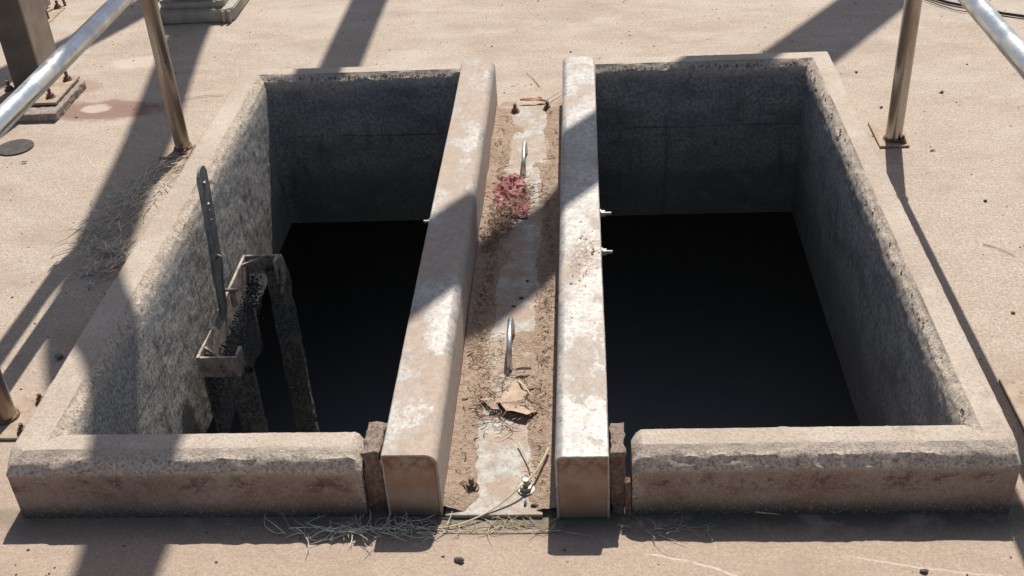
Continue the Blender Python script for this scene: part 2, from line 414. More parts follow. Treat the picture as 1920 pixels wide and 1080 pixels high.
# ------------------------------------------------------------------ the two concrete curbs with their pit walls
def sample(pts, step):
    """resample a polyline of tuples; returns list of tuples, corners kept"""
    out = []
    for a, b in zip(pts, pts[1:]):
        d = math.dist(a[:2], b[:2]); n = max(1, int(round(d/step)))
        for k in range(n): out.append(tuple(a[i]+(b[i]-a[i])*k/n for i in range(len(a))))
    out.append(pts[-1]); return out
def curb(side, label):
    # path: (inner xy, outer xy, t = how much front-type outer bevel)
    if side < 0:
        xi, xo, xe, xeb = XLi, XLo, -.428, BL0-.003
    else:
        xi, xo, xe, xeb = XRi, XRo, .074, BR1+.003
    corners = [((xe, YFi), (xe, YFo), 1), ((xi, YFi), (xo, YFo), 1), ((xi, YBi), (xo, YBo), 0), ((xeb, YBi), (xeb, YBo), 0)]
    path = []
    for (a, b) in zip(corners, corners[1:]):
        L = math.dist(a[0], b[0]); n = max(2, int(L/.009))
        for k in range(n):
            t = k/n
            sg = 1 if (a[2] == 1 and b[2] == 1) else 0
            f = 1 if sg else (max(0, 1-t*L/.035) if a[2] == 1 else 0)
            path.append((Vector(a[0]).lerp(Vector(b[0]), t), Vector(a[1]).lerp(Vector(b[1]), t), f, sg))
    path.append((Vector(corners[-1][0]), Vector(corners[-1][1]), 0, 0))
    def profile(f, w, seg):
        ob = .007+.025*f          # outer bevel width
        oz = .008+.023*f
        ib = .027-.018*seg        # inner bevel width
        # (o, z, rough, pit)
        P = [(0, SLAB, 0, 1), (0, .085, 0, 1), (ib*.1, .108, .8, .6), (ib*.35, .128, 1, 0), (ib*.9, H-.003, .8, 0), (ib, H, 0, 0),
             (w-ob, H, 0, 0), (w-ob*.36, H-oz*.36, .2+.8*f, 0), (w, H-oz, .1+.9*f, 0), (w, H-oz-.012, 0, 0), (w, -.02, 0, 0)]
        ns = [44, 4, 4, 4, 3, 5, 4, 4, 2, 12]
        out = []
        for (a, b), n in zip(zip(P, P[1:]), ns):
            for k in range(n): out.append(tuple(a[i]+(b[i]-a[i])*k/n for i in range(4)))
        out.append(P[-1]); return out
    bm = bmesh.new()
    lr = bm.verts.layers.float.new('rough'); lp = bm.verts.layers.float.new('pit')
    rings = []; N = len(path)
    for idx, (pi, po, f, seg) in enumerate(path):
        w = (po-pi).length; d = (po-pi)/w
        # width measured square to the wall
        perp = abs(YFi-YFo) if seg else (abs(xi-xo) if abs(pi.y-YBi) > 1e-4 or idx < N*.5 else abs(YBo-YBi))
        sc = w/perp
        ring = []
        wob = nz((idx*.009, 0, side), 9, 3)*.006 + nz((idx*.009, 0, side), 34, 5)*.003
        endt = max(0, 1-idx*.009/.022)
        for (o, z, ro, pt) in profile(f, perp, seg):
            p = Vector((pi.x+d.x*o*sc, pi.y+d.y*o*sc, z))
            on_edge = ro
            n1 = nz(p, 60, 1)*.0055 + nz(p, 130, 2)*.004
            up = nz(p, 5, 4)*.0015
            amp = .12 + .65*on_edge if not pt > .5 else .5
            p.z += n1*amp*(.9 if z > .02 else 0) + (up if z > .05 else 0) + (wob*on_edge)
            q = nz(p, 75, 7)*.005 + nz(p, 20, 8)*.003
            if o < .02 or o > perp-.02:
                s = -1 if o < .02 else 1
                p.x += d.x*s*q*amp; p.y += d.y*s*q*amp
            if endt > 0 and z > .05:            # crumbled, rounded end beside the mortar
                p.z -= endt**2*(.020+nz(p, 50, 2)*.012); ro = max(ro, .9*endt)
            v = bm.verts.new(p); v[lr] = ro; v[lp] = pt; ring.append(v)
        rings.append(ring)
    for a, b in zip(rings, rings[1:]):
        for k in range(len(a)-1): bm.faces.new((a[k], a[k+1], b[k+1], b[k]))
    bm.faces.new(rings[0]); bm.faces.new(rings[-1])
    o = smooth_by_angle(obj('concrete_curb', bm, M['curb']), 28)
    return tag(o, label, 'curb', 'concrete curbs round the pit openings')
curb(-1, 'wide pinkish concrete curb around the left pit, crossed by a soft shadow at its front left corner')
curb(1, 'wide pinkish concrete curb around the right pit with a rough grey inner edge')

# beam of concrete between the pits
bm = bmesh.new(); box(bm, (BL0+.004, YFo+.006, SLAB), (BR1-.004, YBo-.006, -.004), .004)
tag(obj('concrete_beam', bm, M['conc']), 'dusty concrete beam that separates the two pits under the steel channels', 'beam')

# ------------------------------------------------------------------ steel channels
def channel(x0, x1, y0, y1, rl, rr, mat, label, tilt):
    t = empty('steel_channel', ((x0+x1)/2, y0, 0), label, 'channel', 'folded steel channels beside the centre strip')
    bm = bmesh.new()
    prof = []
    def arc(cx, cz, r, a0, a1, n=7):
        return [(cx+r*math.cos(R(a0+(a1-a0)*k/n)), cz+r*math.sin(R(a0+(a1-a0)*k/n))) for k in range(n+1)]
    outer = [(x0, 0.002)] + arc(x0+rl, BH-rl, rl, 180, 90) + arc(x1-rr, BH-rr, rr, 90, 0) + [(x1, .002)]
    th = .005
    inner = [(x1-th, .002)] + arc(x1-rr, BH-rr, max(rr-th, .001), 0, 90) + arc(x0+rl, BH-rl, max(rl-th, .001), 90, 180) + [(x0+th, .002)]
    n = 60; rings = []
    loop = outer + inner
    for k in range(n+1):
        y = y0+(y1-y0)*k/n
        ring = []
        for (x, z) in loop:
            dz = nz((x*.3, y, 0), 3.0, x0)*.0022 if z > .1 else 0
            dx = nz((0, y, z), 2.5, x0+3)*.0015
            ring.append(bm.verts.new((x+dx, y, z+dz)))
        rings.append(ring)
    m_ = len(loop)
    for a, b in zip(rings, rings[1:]):
        for i in range(m_): bm.faces.new((a[i], a[(i+1) % m_], b[(i+1) % m_], b[i]))
    for r_ in (rings[0], rings[-1]):
        for i in range(m_//2-1):
            bm.faces.new((r_[i], r_[i+1], r_[m_-2-i], r_[m_-1-i]))
    smooth_by_angle(obj('folded_cover', bm, mat, t), 35)
    # end plates, slightly inside the fold
    for (ya, yb) in ((y0+.001, y0+.006), (y1-.006, y1-.001)):
        b2 = bmesh.new(); e = th+.0006
        poly = [(x0+e, .003)] + arc(x0+rl, BH-rl, max(rl-e, .001), 180, 90) + arc(x1-rr, BH-rr, max(rr-e, .001), 90, 0) + [(x1-e, .003)]
        prism(b2, poly, 'y', ya, yb)
        obj('end_plate', b2, M['end'], t)
    return t
cl = channel(BL0, BL1, YFo-.001, 3.425, .004, .024, M['galvL'], 'dusty galvanised steel channel along the right side of the left pit', 0)
cr = channel(BR0, BR1, YFo-.010, 3.432, .017, .004, M['galvR'], 'brighter galvanised steel channel along the left side of the right pit', 0)
def hexbolt(parent, x, y, z, axis='z', s=.009, length=.022, mat='bolt', nut=True):
    bm = bmesh.new(); th = .012
    def cyl(r, a, b, n, off=0):
        ring = []
        for t in (a, b):
            rr = []
            for k in range(n):
                an = 2*math.pi*k/n+off
                u, v = r*math.cos(an), r*math.sin(an)
                co = (x+u, y+v, z+t) if axis == 'z' else (x+t, y+u, z+v)
                rr.append(bm.verts.new(co))
            ring.append(rr)
        for k in range(n): bm.faces.new((ring[0][k], ring[0][(k+1) % n], ring[1][(k+1) % n], ring[1][k]))
        bm.faces.new(ring[0]); bm.faces.new(ring[1])
    sg = 1 if length > 0 else -1
    cyl(s*1.75, 0, .003*sg, 14); cyl(s*1.3, .0032*sg, th*sg, 6, .3); cyl(s*.62, th*1.001*sg, length, 10)
    return smooth_by_angle(obj('bolt', bm, M[mat], parent), 40)
for (y, z, L) in ((2.52, .105, .028), (2.335, .105, .026)): hexbolt(cr, BR1+.001, y, z, 'x', .0065, L, 'boltg')
hexbolt(cl, BL0-.001, 2.50, .105, 'x', .0065, -.026, 'boltg')

# ------------------------------------------------------------------ plate between them: handles, bolts
px0, px1 = BL1+.004, -.094
pl = empty('floor_plate', ((px0+px1)/2, 1.56, 0), 'long pale steel floor plate half buried in sand between the channels', 'plate')
bm = bmesh.new(); box(bm, (px0, 1.556, .001), (px1, 3.395, .009), .001)
obj('plate', bm, M['plate'], pl)
def handle(y0, y1, x, h):
    pts = [(x, y0, .005)]
    n = 14
    for k in range(n+1):
        a = math.pi*(1-k/n)
        cy = (y0+y1)/2; ry = (y1-y0)/2
        pts.append((x, cy+ry*math.cos(a), .012+(h-.012)*math.sin(a)**.55 if 0 < k < n else .012))
    pts.append((x, y1, .005))
    bm = bmesh.new(); tube(bm, pts, .0062, 10)
    return obj('handle', bm, M['rail'], pl, smooth=True)
handle(2.005, 2.135, -.176, .078); handle(2.915, 3.055, -.178, .066)
for (x, y, s, m_) in ((-.233, 1.628, .0085, 'bolt'), (-.127, 1.622, .0095, 'boltg'), (-.223, 3.352, .0085, 'bolt'), (-.120, 3.365, .0085, 'bolt')):
    hexbolt(pl, x, y, .010, 'z', s, .027, m_)
# sand drifted over the plate: a height field that dips under the steel where the plate is bare
bm = bmesh.new()
nx, ny = 56, 420; xa, xb, ya, yb = BL1+.001, BR0-.001, 1.566, 3.50
g = []
for i in range(nx+1):
    row = []
    for j in range(ny+1):
        x = xa+(xb-xa)*i/nx; y = ya+(yb-ya)*j/ny
        u = (x-xa)/(xb-xa)
        edge = max(0, 1-u/.30)*.026 + max(0, (u-.66)/.34)*.020
        base = .0088 + fr((x, y*.8, 0), 9, 2)*.006 + fr((x, y, 0), 38, 5)*.0024 + nz((x, y, 0), 120, 3)*.0014
        # bare areas: front, a narrow strip running back
        bare = math.exp(-((x+.165)/.060)**2-((y-1.70)/.13)**2)*.009
        bare += math.exp(-((x+.150)/.040)**2)*(.0075 if 2.15 < y < 2.75 else 0)
        bare += math.exp(-((x+.155)/.028)**2)*(.013 if y > 3.0 and y < 3.40 else 0)
        z = base+edge*(.7+.6*nz((x, y, 0), 8, 9))-bare
        if y > 3.36: z = min(z, .012)-(y-3.36)*(.10+.25*abs(nz((x, y, 0), 14, 4)))
        if y < 1.60: z -= (1.60-y)*.2
        row.append(bm.verts.new((x, y, z)))
    g.append(row)
for i in range(nx):
    for j in range(ny): bm.faces.new((g[i][j], g[i+1][j], g[i+1][j+1], g[i][j+1]))
tag(obj('dirt', bm, M['dirt'], smooth=True), 'sandy brown dirt drifted over the plate between the channels', 'dirt', kind='stuff')

# ------------------------------------------------------------------ mortar where curb meets channel
def rough_block(name, lo, hi, mat, label, cat, group=None, amp=.004, seed=1, step=.006, parent=None):
    bm = bmesh.new(); box(bm, lo, hi)
    d = max(hi[i]-lo[i] for i in range(3))
    cuts = int(min(24, d/step))
    bmesh.ops.subdivide_edges(bm, edges=bm.edges[:], cuts=cuts, use_grid_fill=True)
    for v in bm.verts:
        p = v.co.copy()
        v.co += Vector((nz(p, 55, seed), nz(p, 55, seed+1), nz(p, 55, seed+2)))*amp
    o = obj(name, bm, mat, parent, smooth=True)
    if label: tag(o, label, cat, group)
    return o
gm = 'mortar plugs between curb and channels'
rough_block('mortar_plug', (-.424, 1.575, -.01), (-.390, 1.662, .150), M['mortar'], 'reddish brown crumbly mortar plug left of the dusty channel', 'mortar', gm, .006, 1)
rough_block('mortar_plug', (.0355, 1.568, -.01), (.060, 1.652, .150), M['mortar'], 'greyish mortar plug squeezed between bright channel and right curb', 'mortar', gm, .005, 5)
rough_block('mortar_strip', (.062, 1.560, -.01), (.072, 1.575, .085), M['mortar'], 'narrow upright brown strip in the gap beside the right curb', 'mortar', None, .002, 9)

# ------------------------------------------------------------------ railings
def railing(x, x2, ya, yb, zr, zt, label, flare, plates):
    t = empty('railing', (x, ya, 0), label, 'railing', 'galvanised pipe railings beside the pits')
    r = .0235
    for (px, py, pl_) in ((x, ya, plates[0]), (x2, yb, plates[1])):
        bm = bmesh.new(); tube(bm, [(px, py, .008), (px, py, .03), (px, py, zt)], r, 24)
        smooth_by_angle(obj('post', bm, M['post'], t), 50)
        bm = bmesh.new(); (ax, ay, bx, by) = pl_
        box(bm, (px+ax, py+ay, .001), (px+bx, py+by, .008), .001)
        bp = obj('base_plate', bm, M['dusty'], t)
        bm = bmesh.new(); tube(bm, [(px, py, .0085), (px, py, .013), (px, py, .016)], [r+.006, r+.005, r+.001], 20)
        obj('weld_collar', bm, M['bolt'], t, smooth=True)
        for (ux, uy) in (((bx-.016), (by-.02)), ((bx-.016), (ay+.02))):
            hexbolt(t, px+ux, py+uy, .009, 'z', .007, .022)
    for z in (zr, zt):
        bm = bmesh.new()
        e = -3.2
        def X(y): return x+(x2-x)*(ya-y)/(ya-yb)
        pts = [(X(y), y, z+zo) for y, zo in ((ya+.0, 0), (ya-.25, 0), (yb, 0), (yb-1.0, 0), (-1.5, 0))]
        tube(bm, pts, r*1.02, 24)
        smooth_by_angle(obj('rail', bm, M['rail'], t), 50)
        bm = bmesh.new(); bmesh.ops.create_icosphere(bm, subdivisions=3, radius=r*1.25)
        for v in bm.verts: v.co += Vector((x, ya, z))
        obj('elbow', bm, M['rail'], t, smooth=True)
    # third post behind the camera
    bm = bmesh.new(); px = x+(x2-x)*(ya-.6)/(ya-yb); tube(bm, [(px, .6, .0), (px, .6, zt)], r, 20)
    smooth_by_angle(obj('post', bm, M['post'], t), 50)
    return t
railing(.903, .908, 3.09, 1.800, .588, 1.15, 'galvanised pipe railing on the right of the pits, its near post outside the picture', 0,
        ((-.048, -.045, .037, .12), (-.046, -.045, .05, .150)))
railing(-1.252, -1.268, 3.16, 1.862, .548, 1.15, 'galvanised pipe railing on the left of the pits with a brown rusty post', 0,
        ((-.06, -.06, .03, .03), (-.05, -.07, .075, .07)))

# ------------------------------------------------------------------ ladder in the left pit
def ladder():
    z = -.125; x0, x1 = -.983, -.878; ya, yb = 2.245, 2.735; th = .008
    t = empty('ladder', ((x0+x1)/2, (ya+yb)/2, -1.7), 'grimy black steel ladder hanging inside the left pit', 'ladder')
    bm = bmesh.new()
    box(bm, (x0, ya, z-.085), (x0+th, yb, z), .001)
    box(bm, (x0+th+.0005, ya, z-.062), (x1, ya+th, z-.0015), .001)
    box(bm, (x0+th+.0005, yb-th, z-.062), (x1, yb, z-.0015), .001)
    obj('top_collar', bm, M['frame_edge'], t)
    for (y, s) in ((ya+th, 1), (yb-th, -1)):
        bm = bmesh.new()
        y2 = y+s*.038
        box(bm, (x1-th, min(y, y2)+.0005, z-.075), (x1+.0012, max(y, y2)-.0005, z+.001), .001)
        obj('lip', bm, M['frame_edge'], t)
        bm = bmesh.new()     # diagonal gusset in the corner
        prism(bm, [(x0+th+.001, y+s*.045), (x0+th+.001, y+s*.038), (x0+.055, y+s*.001), (x0+.062, y+s*.001)], 'z', z-.012, z-.003)
        obj('gusset', bm, M['frame_edge'], t)
    bm = bmesh.new(); box(bm, (x0+.001, ya+.012, z-.30), (x0+th-.001, yb-.012, z-.0865))
    bmesh.ops.subdivide_edges(bm, edges=bm.edges[:], cuts=14, use_grid_fill=True)
    for v in bm.verts: v.co.x += .004*nz(v.co, 45, 3); v.co.z += (.05*nz((v.co.y, 0, 0), 14, 2) if v.co.z < z-.2 else 0)
    obj('back_plate', bm, M['grime'], t, smooth=True)
    # legs, encrusted
    def leg(xa, xb, yc, w, d=.012, z1=-1.68, z0=z-.02):
        bm = bmesh.new(); n = 90; ring = []
        for k in range(n+1):
            zz = z0+(z1-z0)*k/n
            q = [(xa, yc-d), (xb, yc-d), (xb, yc+w), (xb-.012, yc+w), (xb-.014, yc+d), (xa, yc+d)]
            rr = []
            for i, (x, y) in enumerate(q):
                p = Vector((x, y, zz)); a = .005
                rr.append(bm.verts.new((x+nz(p, 45, 1)*a, y+nz(p, 45, 2)*a, zz)))
            ring.append(rr)
        for a, b in zip(ring, ring[1:]):
            for i in range(6): bm.faces.new((a[i], a[(i+1) % 6], b[(i+1) % 6], b[i]))
        obj('leg', bm, M['grime'], t)
    leg(-.912, -.850, ya+.02, .0125, z0=z-.055); leg(-.916, -.854, yb-.03, .0125, z0=z-.03)
    leg(x0+.010, x0+.028, ya+.03, .0125)
    for k in range(3):
        bm = bmesh.new(); zz = z-.80-.28*k
        pts = [(x1-.02, ya+.02+(yb-ya-.05)*i/10, zz+nz((i, k, 0), 1)*.002) for i in range(11)]
        tube(bm, pts, .012, 8); obj('rung', bm, M['grime'], t, smooth=True)
    # crust hanging from the collar
    bm = bmesh.new()
    for k in range(700):
        y = random.uniform(ya+.01, yb-.01); zz = z-.07-abs(random.gauss(0, .05)); s = random.uniform(.0015, .004)
        if random.random() < .35: y = random.choice((ya, yb-.04))+random.uniform(0, .04)
        x = x0+.012+abs(random.gauss(0, .012))
        vs = bmesh.ops.create_icosphere(bm, subdivisions=1, radius=s)['verts']
        for v in vs: v.co = Vector((v.co.x*1.2, v.co.y, v.co.z*1.5))*(1+.4*nz(v.co*1.0, 200, k)) + Vector((x, y, zz))
    tag(obj('crust', bm, M['grime'], t, smooth=True), kind='stuff')
    # hook at the far corner
    bm = bmesh.new()
    tube(bm, [(x1+.003, yb-.05, z-.10), (x1+.014, yb-.045, z-.05), (x1+.018, yb-.04, z-.01), (x1+.012, yb-.04, z+.018)], [.006, .008, .009, .008], 8)
    obj('hook', bm, M['frame_edge'], t, smooth=True)
    # perforated strap rising above the curb
    bm = bmesh.new()
    yc, hw = 2.475, .034
    path = [(-.978, -.16), (-.972, -.10), (-.966, 0.0), (-.958, .10), (-.953, .20), (-.951, .285)]
    # outline in (y, s) with rounded top, extruded through the thickness
    def cx(zv):
        for (xa, za), (xb, zb) in zip(path, path[1:]):
            if zv <= zb: return xa+(xb-xa)*(zv-za)/(zb-za)
        return path[-1][0]
    out = []
    zs = [-.155+(.255+.155)*k/16 for k in range(17)]
    out += [(yc+hw*(1 if zv > -.05 else .8), zv) for zv in zs]
    out += [(yc+hw*math.cos(math.pi*k/10), .255+hw*math.sin(math.pi*k/10)) for k in range(1, 10)]
    out += [(yc-hw*(1 if zv > -.05 else .8), zv) for zv in zs[::-1]]
    A = [bm.verts.new((cx(zv)-.003, y, zv)) for y, zv in out]; B = [bm.verts.new((cx(zv)+.004, y, zv)) for y, zv in out]
    n = len(out)
    for i in range(n): bm.faces.new((A[i], B[i], B[(i+1) % n], A[(i+1) % n]))
    for V in (A, B):
        for i in range(16): bm.faces.new((V[i], V[i+1], V[n-2-i], V[n-1-i]))
        bm.faces.new([V[k] for k in range(16, 27)])
    st = obj('strap', bm, M['strap'], t)
    for (zv, r_) in ((.245, .0055), (.185, .0045), (.165, .004), (.135, .005)):
        bm = bmesh.new(); tube(bm, [(cx(zv)+.002, yc+random.uniform(-.006, .006), zv), (cx(zv)+.0055, yc, zv)], r_, 10)
        obj('rivet', bm, M['boltg'], st)
    bm = bmesh.new()
    pts = [(-.957, yc-.012, .03), (-.950, yc-.014, .042), (-.942, yc-.015, .038), (-.944, yc-.016, .015), (-.952, yc-.016, -.03), (-.958, yc-.015, -.10)]
    tube(bm, pts, .0035, 8); obj('wire_hook', bm, M['strap'], st, smooth=True)
    bm = bmesh.new(); tube(bm, [(-.975, yc+.045, z+.02), (-.94, yc+.045, z+.02)], .005, 8)
    tube(bm, [(-.957, yc+.045, z-.03), (-.957, yc+.045, z+.014)], .009, 8)
    obj('pin', bm, M['frame_edge'], t, smooth=True)
ladder()

# ------------------------------------------------------------------ steel columns, rod, cast base at the back
def column(x0, x1, y0, y1, h, label, zb=0.0):
    t = empty('steel_column', ((x0+x1)/2, (y0+y1)/2, 0), label, 'column', 'steel columns at the back left')
    xc = (x0+x1)/2; yc = (y0+y1)/2; f = .007
    bm = bmesh.new(); box(bm, (x0, y0, .01+zb), (x1-f, y0+f, h), .001); obj('web', bm, M['column'], t)
    bm = bmesh.new(); box(bm, (x1-f+.0005, y0-.002, .0105+zb), (x1, y1, h), .001); obj('flange', bm, M['column_lit'], t)
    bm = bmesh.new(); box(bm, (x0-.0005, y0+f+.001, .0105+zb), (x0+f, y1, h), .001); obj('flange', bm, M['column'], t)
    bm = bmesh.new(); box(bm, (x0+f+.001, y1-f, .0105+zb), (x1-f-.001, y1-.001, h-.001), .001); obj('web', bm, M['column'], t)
    bm = bmesh.new(); box(bm, (x0-.05, y0-.10, -.005+zb), (x1+.070, y1-.03, .004+zb), .001); obj('base_plate', bm, M['dusty'], t)
    for (u, v) in ((x1+.040, y0+.09), (x1+.036, y0-.055), (x0-.03, y0+.02)):
        hexbolt(t, u, v, .0045+zb, 'z', .0095, .032)
    return t
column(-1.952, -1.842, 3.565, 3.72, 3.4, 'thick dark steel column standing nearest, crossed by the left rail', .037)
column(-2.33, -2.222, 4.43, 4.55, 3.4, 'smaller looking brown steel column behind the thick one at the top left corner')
bm = bmesh.new(); tube(bm, [(-2.165, 4.555, 0), (-2.178, 4.57, .05), (-2.19, 4.575, .22)], .006, 8)
tag(obj('steel_rod', bm, M['bolt'], smooth=True), 'thin dark steel rod sticking up at the top left', 'rod')
bm = bmesh.new(); tube(bm, [(-2.175, 4.392, 0), (-2.18, 4.40, .03), (-2.183, 4.405, .05)], [.009, .008, .006], 8)
tag(obj('anchor_stub', bm, M['bolt'], smooth=True), 'short rusty anchor stub on the ground behind the thick column', 'stub')
rough_block('grout_pad', (-2.02, 3.40, -.01), (-1.752, 3.68, .028), M['conc'], 'rough grey grout pad under the foot of the thick steel column', 'concrete pad', None, .004, 3)
# low cast machine base
t = empty('machine_base', (-1.53, 4.45, 0), 'low grey green cast machine base with chamfered corners at the top edge', 'machine base')
def octo(x0, x1, y0, y1, c): return [(x0+c, y0), (x1-c, y0), (x1, y0+c), (x1, y1-c), (x1-c, y1), (x0+c, y1), (x0, y1-c), (x0, y0+c)]
bm = bmesh.new(); prism(bm, octo(-1.71, -1.375, 4.285, 4.64, .028), 'z', .001, .052); bmesh.ops.bevel(bm, geom=bm.edges[:], offset=.004, segments=2, affect='EDGES'); smooth_by_angle(obj('foot', bm, M['cast'], t), 50)
bm = bmesh.new(); prism(bm, octo(-1.675, -1.415, 4.315, 4.61, .022), 'z', .0525, .075); obj('step', bm, M['cast'], t)
bm = bmesh.new(); prism(bm, octo(-1.645, -1.450, 4.345, 4.58, .02), 'z', .0755, .30); obj('body', bm, M['cast'], t)
for x in (-1.70, -1.672, -1.412, -1.388):
    bm = bmesh.new(); box(bm, (x-.006, 4.274, .004), (x+.006, 4.284, .05), .002); obj('rib', bm, M['cast'], t)
for x in (-1.655, -1.43):
    bm = bmesh.new(); tube(bm, [(x, 4.322, .076), (x, 4.322, .082), (x, 4.322, .0825)], [.016, .016, .010], 14); obj('washer', bm, M['plate'], t, smooth=True)
# flat dark disc standing in for a round cast shadow
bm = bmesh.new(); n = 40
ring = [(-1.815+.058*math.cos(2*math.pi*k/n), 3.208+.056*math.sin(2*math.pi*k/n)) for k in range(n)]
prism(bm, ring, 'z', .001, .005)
tag(obj('shadow_disc', bm, M['round_shade']), 'round dark disc on the ground at the left edge, standing in for a cast shadow', 'painted shadow')

# cable
bm = bmesh.new()
pts = [(1.14, 4.55), (1.24, 4.36), (1.315, 4.262), (1.36, 4.205), (1.41, 4.165), (1.47, 4.12), (1.52, 4.075), (1.58, 4.04), (1.75, 3.99), (2.2, 3.9)]
tube(bm, [(x, y, .009) for x, y in pts], .0065, 8)
tag(obj('cable', bm, M['cable'], smooth=True), 'thin black cable lying on the ground behind the right railing', 'cable')
bm = bmesh.new(); tube(bm, [(x-.05+.02*math.sin(i), y-.02+.012*math.sin(i*1.7), .006) for i, (x, y) in enumerate(pts[1:7])], .002, 6)
tag(obj('wire', bm, M['cable'], smooth=True), 'thin loose wire running beside the black cable', 'wire')

# ------------------------------------------------------------------ overhead pipework (out of the picture: it throws the soft shadows)
HO = 3.1
def up(gx, gy, h=HO): return (gx+SUN.x/SUN.z*h, gy+SUN.y/SUN.z*h, h)
def overhead(name, pts, r, label, cat, h=HO, n=16):
    bm = bmesh.new()
    # smooth the path
    P = [Vector(up(x, y, h)) for x, y in pts]; Q = []
    for i in range(len(P)-1):
        p0, p1, p2, p3 = P[max(i-1, 0)], P[i], P[i+1], P[min(i+2, len(P)-1)]
        for k in range(6):
            s = k/6
            Q.append(.5*((2*p1)+(p2-p0)*s+(2*p0-5*p1+4*p2-p3)*s*s+(3*p1-p0-3*p2+p3)*s**3))
    Q.append(P[-1])
    tube(bm, Q, r, n)
    return tag(obj(name, bm, M['over'], smooth=True), label, cat)
overhead('overhead_pipe', [(-1.75, 6.2), (-1.60, 5.0), (-1.525, 4.13), (-1.395, 3.27), (-1.34, 2.80), (-1.292, 2.48), (-1.235, 2.22), (-1.14, 2.00), (-1.03, 1.86), (-.94, 1.70), (-.885, 1.50), (-.87, 1.2), (-.87, .4)], .082,
         'bent overhead pipe above the left railing, seen only by its curved shadow', 'pipe')
overhead('overhead_pipe', [(-.84, 6.2), (-.866, 4.6), (-.868, 3.2), (-.868, 2.2), (-.872, .4)], .0775,
         'straight overhead pipe above the left pit, seen only by its shadow', 'pipe', HO-.19)
overhead('overhead_pipe', [(-1.55, 5.4), (-1.80, 4.55), (-1.93, 4.18), (-2.05, 3.92), (-2.22, 3.62), (-2.7, 3.0)], .085,
         'overhead pipe above the thick column, seen only by its slanting shadow', 'pipe')
# slanting beam
bm = bmesh.new()
a = Vector(up(1.75, 5.24)); b = Vector(up(-.60, 1.88)); d = (b-a).normalized(); s = Vector((-d.y, d.x, 0))
for (w0, w1, z0, z1) in ((-.105, .105, 0, .012), (-.105, .105, .188, .2), (-.006, .006, .0125, .1875)):
    vs = [p+s*w+Vector((0, 0, z)) for p in (a, b) for w in (w0, w1) for z in (z0, z1)]
    V = [bm.verts.new(v) for v in vs]
    for f in ((0, 1, 3, 2), (4, 5, 7, 6), (0, 1, 5, 4), (2, 3, 7, 6), (0, 2, 6, 4), (1, 3, 7, 5)): bm.faces.new([V[i] for i in f])
tag(obj('overhead_beam', bm, M['over']), 'slanting overhead steel beam above both pits, seen only by its diagonal shadow', 'beam')

# ------------------------------------------------------------------ litter: straw, twigs, leaves, rag, stones
def straws(name, centre, sx, sy, n, lmin, lmax, rad, mat, label, z0=.004, zh=.02, rot=0.0, curl=.5, zf=None, spread='gauss'):
    bm = bmesh.new(); ca, sa = math.cos(rot), math.sin(rot)
    for k in range(n):
        u, v = (random.gauss(0, .5), random.gauss(0, .5)) if spread == 'gauss' else (random.uniform(-1, 1), random.uniform(-1, 1))
        u = max(-1.1, min(1.1, u)); v = max(-1.1, min(1.1, v))
        x = centre[0]+ca*u*sx-sa*v*sy; y = centre[1]+sa*u*sx+ca*v*sy
        a = rot+random.gauss(0, .8)+(math.pi if random.random() < .5 else 0); L = random.uniform(lmin, lmax)*random.uniform(.6, 1)
        zz = z0+random.random()**2*zh; m_ = 6; pts = []
        if z0 > .01 and y < 1.585+L: continue
        bend = random.gauss(0, curl); dz = random.gauss(0, .12)
        px, py = x, y
        for i in range(m_):
            pts.append((px, py, max(z0, zz+dz*L*(i/m_-.5)+random.gauss(0, .0008))))
            a += bend/m_*2+random.gauss(0, .12)
            px += math.cos(a)*L/m_; py += math.sin(a)*L/m_
        if zf: pts = [(p[0], p[1], max(p[2], zf(p[0], p[1]))) for p in pts]
        r = rad*random.uniform(.4, .95)
        tube(bm, pts, [r, r, r*.9, r*.8, r*.7, r*.4], 4)
    return tag(obj(name, bm, mat), label, 'straw', kind='stuff')
straws('straw_litter', (-1.315, 2.80), .25, .065, 210, .03, .13, .0021, M['straw_p'], 'tangled dry grass heap on the ground left of the left curb', rot=1.50, zh=.03)
straws('straw_litter', (-1.27, 2.50), .10, .07, 60, .04, .13, .0027, M['straw_p'], 'loose thicker grass stalks at the near end of the heap by the left curb', rot=1.4, zh=.025)
straws('straw_litter', (-1.21, 3.06), .10, .04, 70, .03, .10, .0014, M['straw'], 'sunlit dry straw at the foot of the left railing post', rot=1.1, zh=.02)
straws('straw_litter', (-.41, 1.520), .125, .016, 100, .03, .09, .0013, M['straw_p'], 'dry grass tangle in the shade in front of the left channel', rot=.02, zh=.014)
straws('straw_litter', (-.49, 1.515), .10, .012, 14, .08, .14, .0018, M['straw_p'], 'longer bent stalks in the shaded tangle before the left curb', rot=.05, zh=.012, curl=.9)
straws('straw_litter', (.13, 1.515), .10, .022, 26, .03, .08, .0011, M['straw_g'], 'few grass stalks in the shade in front of the right curb', rot=.1, zh=.01)
straws('straw_litter', (-.17, 1.530), .11, .014, 40, .03, .09, .0011, M['straw'], 'short yellow straw along the near edge of the floor plate', rot=0, zh=.008)
straws('straw_litter', (-.252, 2.45), .75, .024, 300, .010, .045, .0016, M['straw_d'], 'short dead roots along the foot of the left channel', rot=1.57, z0=.022, zh=.012, curl=1.3)
straws('straw_litter', (-.098, 2.40), .85, .028, 360, .008, .04, .0015, M['straw_d'], 'short dead roots along the foot of the right channel', rot=1.57, z0=.016, zh=.012, curl=1.3)
straws('straw_litter', (-.225, 2.66), .17, .045, 420, .02, .07, .0017, M['straw_d'], 'matted fibres around the pink rag', rot=1.2, z0=.018, zh=.02, curl=1.4)
